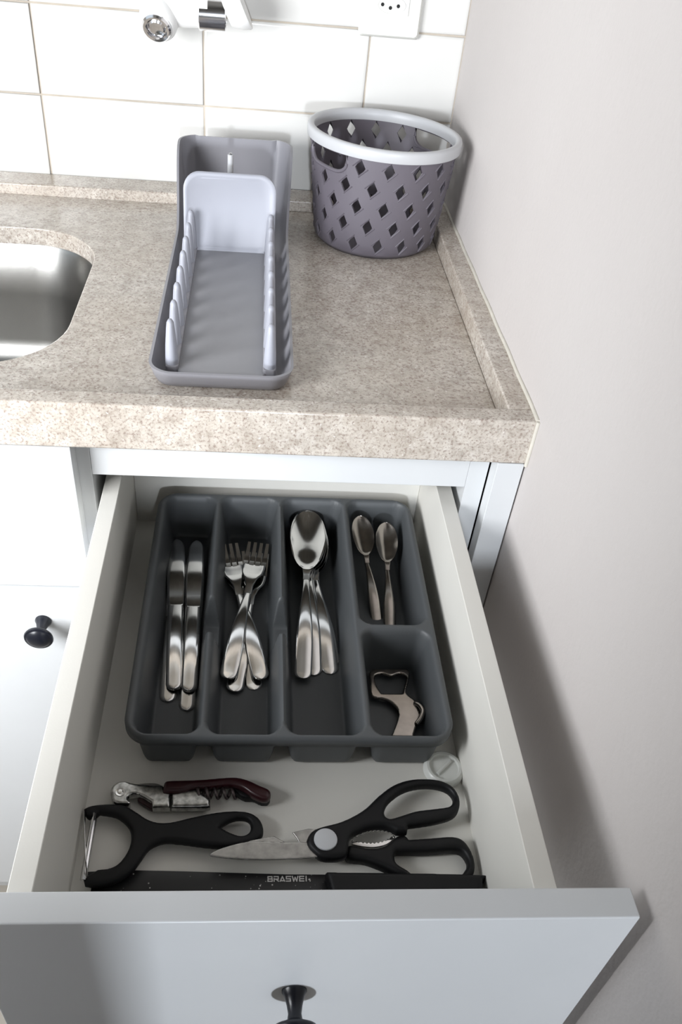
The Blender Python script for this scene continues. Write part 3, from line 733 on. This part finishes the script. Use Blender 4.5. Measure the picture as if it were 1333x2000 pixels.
# lettering
LT = {'B': [(0,0,0,.35),(0,.65,0,1),(0,1,.9,1),(.1,.5,.95,.5),(0,0,.95,0),(.95,0,.95,.5),(.9,.5,.9,1)], 'R': [(0,0,0,.6),(0,1,.95,1),(.95,.45,.95,1),(.25,.45,.95,.45),(.45,.45,1,0)],
      'A': [(0,0,.5,1),(.5,1,1,0),(.3,.1,.7,.1)], 'S': [(0,0,.95,0),(.95,0,.95,.5),(0,.5,.95,.5),(0,.5,0,1),(0,1,1,1)],
      'W': [(0,1,.22,0),(.22,0,.5,.8),(.5,.8,.78,0),(.78,0,1,1)], 'E': [(0,0,0,.35),(0,.65,0,1),(0,1,.95,1),(0,.5,.9,.5),(0,0,.95,0)], 'I': [(.3,0,.3,1)], '.': [(.9,0,1,0)]}
ta = [(-0.2196, -0.8465), (-0.1893, -0.8470), (-0.2196, -0.8430)]
lx0 = ta[0][0]; lx1 = ta[1][0]; ly = ta[0][1]; lh = ta[2][1]-ta[0][1]
wd = [1,1,1,1,1.25,1,.3,.35]; tot = sum(wd)+0.32*7; un = (lx1-lx0)/tot; vs = []; fs = []; x = lx0
for ch, w in zip('BRASWEI.', wd):
    for (a, b_, c, d_) in LT[ch]:
        p = Vector((x+a*w*un*0.95, ly+b_*lh)); q = Vector((x+c*w*un*0.95, ly+d_*lh)); t = (q-p).normalized(); nrm = Vector((-t.y, t.x))*lh*0.11
        p = p-t*lh*0.10; q = q+t*lh*0.10; b0 = len(vs)
        for z in (FZ+0.0029, FZ+0.00312+0.000012*(len(vs)//8)):
            for s in (p+nrm, p-nrm, q-nrm, q+nrm): vs.append((s.x-og[0], s.y-og[1], z-og[2]))
        fs += [tuple(b0+i for i in f) for f in ((4,5,6,7),(0,1,5,4),(1,2,6,5),(2,3,7,6),(3,0,4,7))]
    x += (w+0.32)*un
mesh('lettering', vs, fs, m_letter, kf)

# peeler
og = (-0.26, -0.80, FZ)
pl = thing('vegetable_peeler', og, 'black Y shaped vegetable peeler with steel blade, its handle under the scissor tip', 'peeler')
o1 = [(-0.3567, -0.7937), (-0.3512, -0.7907), (-0.3393, -0.7893), (-0.3271, -0.7904), (-0.3180, -0.7955), (-0.3089, -0.8016), (-0.3001, -0.8045), (-0.2906, -0.8040), (-0.2763, -0.8002), (-0.2595, -0.7964), (-0.2448, -0.7950), (-0.2336, -0.7964), (-0.2262, -0.8016), (-0.2233, -0.8097), (-0.2248, -0.8163), (-0.2320, -0.8209), (-0.2463, -0.8241), (-0.2629, -0.8234), (-0.2821, -0.8207), (-0.2939, -0.8198), (-0.3008, -0.8220), (-0.3062, -0.8264), (-0.3110, -0.8352), (-0.3159, -0.8426), (-0.3252, -0.8497), (-0.3360, -0.8526), (-0.3462, -0.8520), (-0.3481, -0.8472), (-0.3389, -0.8406), (-0.3322, -0.8400), (-0.3258, -0.8366), (-0.3210, -0.8289), (-0.3189, -0.8200), (-0.3203, -0.8109), (-0.3253, -0.8042), (-0.3332, -0.7989), (-0.3443, -0.7968), (-0.3467, -0.8002), (-0.3527, -0.8002)]
o2 = [(-0.2553, -0.8083), (-0.2482, -0.8032), (-0.2409, -0.8013), (-0.2347, -0.8029), (-0.2326, -0.8077), (-0.2340, -0.8126), (-0.2393, -0.8152), (-0.2466, -0.8130)]
puff('peeler_handle', [spline(o1, 5, True, (0,26,27,28,36,37)), spline(o2, 6, True, (0,))], FZ+0.0040, FZ+0.0125, m_black, pl, og, 0.0034)
pb = [(-0.3528, -0.8018), (-0.3453, -0.8009), (-0.3389, -0.8422), (-0.3453, -0.8450)]
v_ = []
for (x0, y0), (x1, y1), n_ in ((pb[0], pb[3], 0),):
    pass
xa, xb = pb[0][0]+0.003, pb[1][0]; ya, yb2 = pb[0][1]+0.004, pb[3][1]-0.004
vs = []; fs = []
for j in range(9):
    for (dx, z) in ((0, 0.0115), (0.25, 0.0128), (0.5, 0.0132), (0.55, 0.0128), (0.8, 0.0125), (1.0, 0.0108)):
        vs.append((xa+(xb-xa)*dx-og[0], ya+(yb2-ya)*j/8-og[1], z))
for j in range(8):
    for k in range(5): fs.append((j*6+k, j*6+k+1, j*6+k+7, j*6+k+6))
pm = mesh('peeler_blade', vs, fs, m_chrome, pl, smooth=60); s_ = pm.modifiers.new('s', 'SOLIDIFY'); s_.thickness = 0.0007
bc = [(-0.3554, -0.7962), (-0.3505, -0.8237), (-0.3454, -0.8484)]
tube('blade_bracket', [(x, y, FZ+0.0115) for x, y in spline(bc, 5, False)], 0.0009, m_steel, pl, org=og, n=8, squash=2.2)

# corkscrew
og = (-0.28, -0.772, FZ)
cs = thing('corkscrew', og, "waiter's corkscrew with maroon handle and scratched chrome lever", 'corkscrew')
lv = [(-0.3381, -0.7823), (-0.3388, -0.7774), (-0.3373, -0.7731), (-0.3333, -0.7703), (-0.3277, -0.7703), (-0.3232, -0.7716), (-0.3131, -0.7730), (-0.3000, -0.7734), (-0.2976, -0.7791), (-0.2941, -0.7799), (-0.2931, -0.7920), (-0.3062, -0.7923), (-0.3074, -0.7876), (-0.3165, -0.7820), (-0.3227, -0.7813), (-0.3252, -0.7837), (-0.3230, -0.7890), (-0.3296, -0.7896), (-0.3353, -0.7879)]
puff('lever', [spline(lv, 4, True, (7,8,9,10,11,12))], FZ+0.003, FZ+0.0115, m_oldchrome, cs, og, 0.0015)
l2 = [(-0.2931, -0.7801), (-0.2853, -0.7782), (-0.2752, -0.7762), (-0.2664, -0.7824), (-0.2637, -0.7855), (-0.2637, -0.7903), (-0.2659, -0.7917), (-0.2921, -0.7923)]
puff('second_lever', [spline(l2, 3, True, (0,2,3,5,7))], FZ+0.003, FZ+0.0115, m_oldchrome, cs, og, 0.002)
rv = [(-0.3313, -0.7798)]
lathe('rivet', [(0.0,0.0012),(0.0016,0.0011),(0.0022,0.0004),(0.0036,0.0006),(0.0038,0.0),(0.0038,-0.002)], m_steel, cs, Vector((rv[0][0], rv[0][1], FZ+0.0116))-Vector(og), n=24)
hn = [(-0.2996, -0.7806), (-0.2994, -0.7749), (-0.2975, -0.7709), (-0.2858, -0.7702), (-0.2696, -0.7693), (-0.2532, -0.7676), (-0.2431, -0.7676), (-0.2341, -0.7703), (-0.2265, -0.7744), (-0.2195, -0.7778), (-0.2178, -0.7818), (-0.2198, -0.7861), (-0.2251, -0.7864), (-0.2327, -0.7826), (-0.2403, -0.7769), (-0.2505, -0.7740), (-0.2654, -0.7762), (-0.2779, -0.7770), (-0.2851, -0.7799)]
puff('corkscrew_handle', [spline(hn, 4, True, (0,))], FZ+0.005, FZ+0.0145, m_maroon, cs, og, 0.003)
h2 = [(-0.2479, -0.7735), (-0.2403, -0.7749), (-0.2326, -0.7799), (-0.2251, -0.7842), (-0.2185, -0.7820), (-0.2198, -0.7856), (-0.2250, -0.7859), (-0.2313, -0.7828), (-0.2376, -0.7823), (-0.2427, -0.7792)]
puff('handle_underside', [spline(h2, 4)], FZ+0.0015, FZ+0.009, m_black, cs, og, 0.001)
fc = [(-0.3240, -0.7714), (-0.3148, -0.7699), (-0.3054, -0.7701), (-0.2995, -0.7730), (-0.2998, -0.7759), (-0.3230, -0.7745)]
puff('foil_cutter', [spline(fc, 4, True, (0,3,4,5))], FZ+0.006, FZ+0.0085, m_blade, cs, og, 0.0006)
fb = [(-0.3169, -0.7804), (-0.3077, -0.7857), (-0.3063, -0.7906), (-0.3118, -0.7878), (-0.3184, -0.7832)]
puff('boot_lever', [spline(fb, 3)], FZ+0.0008, FZ+0.006, m_maroon, cs, og, 0.0008)
hx = [(-0.2748, -0.7775), (-0.2446, -0.7779)]
ax0, ax1 = Vector((*hx[0], FZ+0.0085)), Vector((*hx[1], FZ+0.0085)); pts = []
for k in range(73):
    t = k/72; a = 2*pi*4.6*t; rr_ = 0.0040*(1-0.2*t)
    p = ax0.lerp(ax1, t); pts.append((p.x, p.y+rr_*cos(a)-0.0012, p.z+rr_*sin(a)))
tube('worm', pts, 0.0013, m_maroon_d, cs, org=og, n=8)

# scissors
og = (-0.17, -0.80, FZ)
sr = thing('kitchen_scissors', og, 'black handled kitchen scissors lying closed with blades pointing left', 'scissors')
b1 = [(-0.2615, -0.8325), (-0.2603, -0.8308), (-0.2523, -0.8269), (-0.2325, -0.8220), (-0.2058, -0.8231), (-0.1823, -0.8226), (-0.1757, -0.8254), (-0.1778, -0.8334), (-0.1845, -0.8344), (-0.1994, -0.8358), (-0.2241, -0.8364), (-0.2454, -0.8354), (-0.2598, -0.8336)]
puff('blade', [spline(b1, 3, True, (0,4,5,6,7))], FZ+0.0135, FZ+0.0152, m_blade, sr, og, 0.0006)
b2 = [(-0.2587, -0.8310), (-0.2474, -0.8258), (-0.2325, -0.8202), (-0.2154, -0.8168), (-0.2054, -0.8230), (-0.1973, -0.8218), (-0.1996, -0.8175), (-0.2022, -0.8139), (-0.1902, -0.8109), (-0.1834, -0.8116), (-0.1822, -0.8245), (-0.2158, -0.8298), (-0.2488, -0.8323)]
puff('blade', [spline(b2, 2, True, (0,3,4,5,7,8,9,10,11))], FZ+0.0115, FZ+0.0131, m_blade, sr, og, 0.0005)
ha = [(-0.1917, -0.8213), (-0.1880, -0.8149), (-0.1802, -0.8112), (-0.1645, -0.8065), (-0.1482, -0.7973), (-0.1356, -0.7854), (-0.1230, -0.7759), (-0.1079, -0.7707), (-0.0896, -0.7706), (-0.0776, -0.7757), (-0.0727, -0.7849), (-0.0739, -0.7948), (-0.0799, -0.8026), (-0.0951, -0.8074), (-0.1156, -0.8106), (-0.1171, -0.8159), (-0.1249, -0.8159), (-0.1314, -0.8121), (-0.1408, -0.8114), (-0.1514, -0.8144), (-0.1600, -0.8206), (-0.1625, -0.8322), (-0.1681, -0.8362), (-0.1814, -0.8361), (-0.1886, -0.8306), (-0.1916, -0.8258)]
hb = [(-0.1321, -0.7978), (-0.1278, -0.7900), (-0.1164, -0.7810), (-0.1032, -0.7767), (-0.0905, -0.7766), (-0.0810, -0.7800), (-0.0774, -0.7869), (-0.0813, -0.7939), (-0.0934, -0.7962), (-0.1079, -0.7982), (-0.1189, -0.8017), (-0.1279, -0.8044), (-0.1316, -0.8027)]
puff('upper_handle', [spline(ha, 4, True, (14,15,16)), spline(hb, 4)], FZ+0.0075, FZ+0.0185, m_black, sr, og, 0.0042)
hc = [(-0.1617, -0.8240), (-0.1569, -0.8227), (-0.1452, -0.8251), (-0.1339, -0.8233), (-0.1245, -0.8159), (-0.1180, -0.8148), (-0.1150, -0.8182), (-0.0996, -0.8171), (-0.0820, -0.8160), (-0.0738, -0.8192), (-0.0695, -0.8275), (-0.0685, -0.8374), (-0.0718, -0.8462), (-0.0792, -0.8498), (-0.1109, -0.8496), (-0.1255, -0.8464), (-0.1366, -0.8406), (-0.1495, -0.8353), (-0.1627, -0.8329)]
hd2 = [(-0.1268, -0.8295), (-0.1217, -0.8281), (-0.1012, -0.8281), (-0.0837, -0.8266), (-0.0764, -0.8289), (-0.0739, -0.8365), (-0.0771, -0.8427), (-0.0836, -0.8460), (-0.1121, -0.8458), (-0.1199, -0.8416), (-0.1267, -0.8363)]
puff('lower_handle', [spline(hc, 4, True, (6,)), spline(hd2, 4)], FZ+0.0005, FZ+0.0125, m_black, sr, og, 0.0042)
pv = [(-0.1783, -0.8229)]
lathe('pivot_cap', [(0.0,0.0014),(0.0070,0.0013),(0.0083,0.0008),(0.0086,0.0),(0.0086,-0.006)], m_pivot, sr, Vector((pv[0][0], pv[0][1], FZ+0.0188))-Vector(og), n=40)
for pts_, z in (([(-0.1579, -0.8154), (-0.1489, -0.8113), (-0.1401, -0.8094), (-0.1315, -0.8102), (-0.1252, -0.8128)], 0.0100), ([(-0.1580, -0.8199), (-0.1495, -0.8218), (-0.1410, -0.8222), (-0.1322, -0.8200), (-0.1251, -0.8150)], 0.0075)):
    P2 = spline(pts_, 6, False); zz = []; sgn = -1 if z > 0.009 else 1
    up = [(x, y-0.001*sgn) for x, y in P2]; dn = [(x, y+sgn*(0.0016+0.0011*(i % 2))) for i, (x, y) in enumerate(P2)]
    plate('nut_cracker_teeth', [up + dn[::-1]], FZ+z-0.0008, FZ+z+0.0008, m_steel, sr, og, 0.0002)

# clear round bumper
bp_ = [(-0.0775, -0.7526)]
cp = lathe('clear_cap', [(0.0,0.0),(0.0155,0.0),(0.0165,0.0015),(0.0160,0.0050),(0.0140,0.0068),(0.0122,0.0068),(0.0115,0.0045),(0.0,0.0040)], m_clear, None, (bp_[0][0], bp_[0][1], FZ+0.0003), n=48)
tag(cp, 'round translucent plastic cap on the drawer floor by the right side board', 'cap')
pt_ = [(-0.006, -0.006, 0.0052), (0.0, 0.0, 0.0054), (0.006, 0.006, 0.0052)]
tube('finger_ridge', pt_, 0.0015, m_clear, cp, n=8)

# ------------------------------------------------------------------ lift the whole layout to its height above the floor
for o in list(COL.objects):
    if o.parent is None and o is not cam: o.location.z += LIFT
bpy.context.view_layer.update()
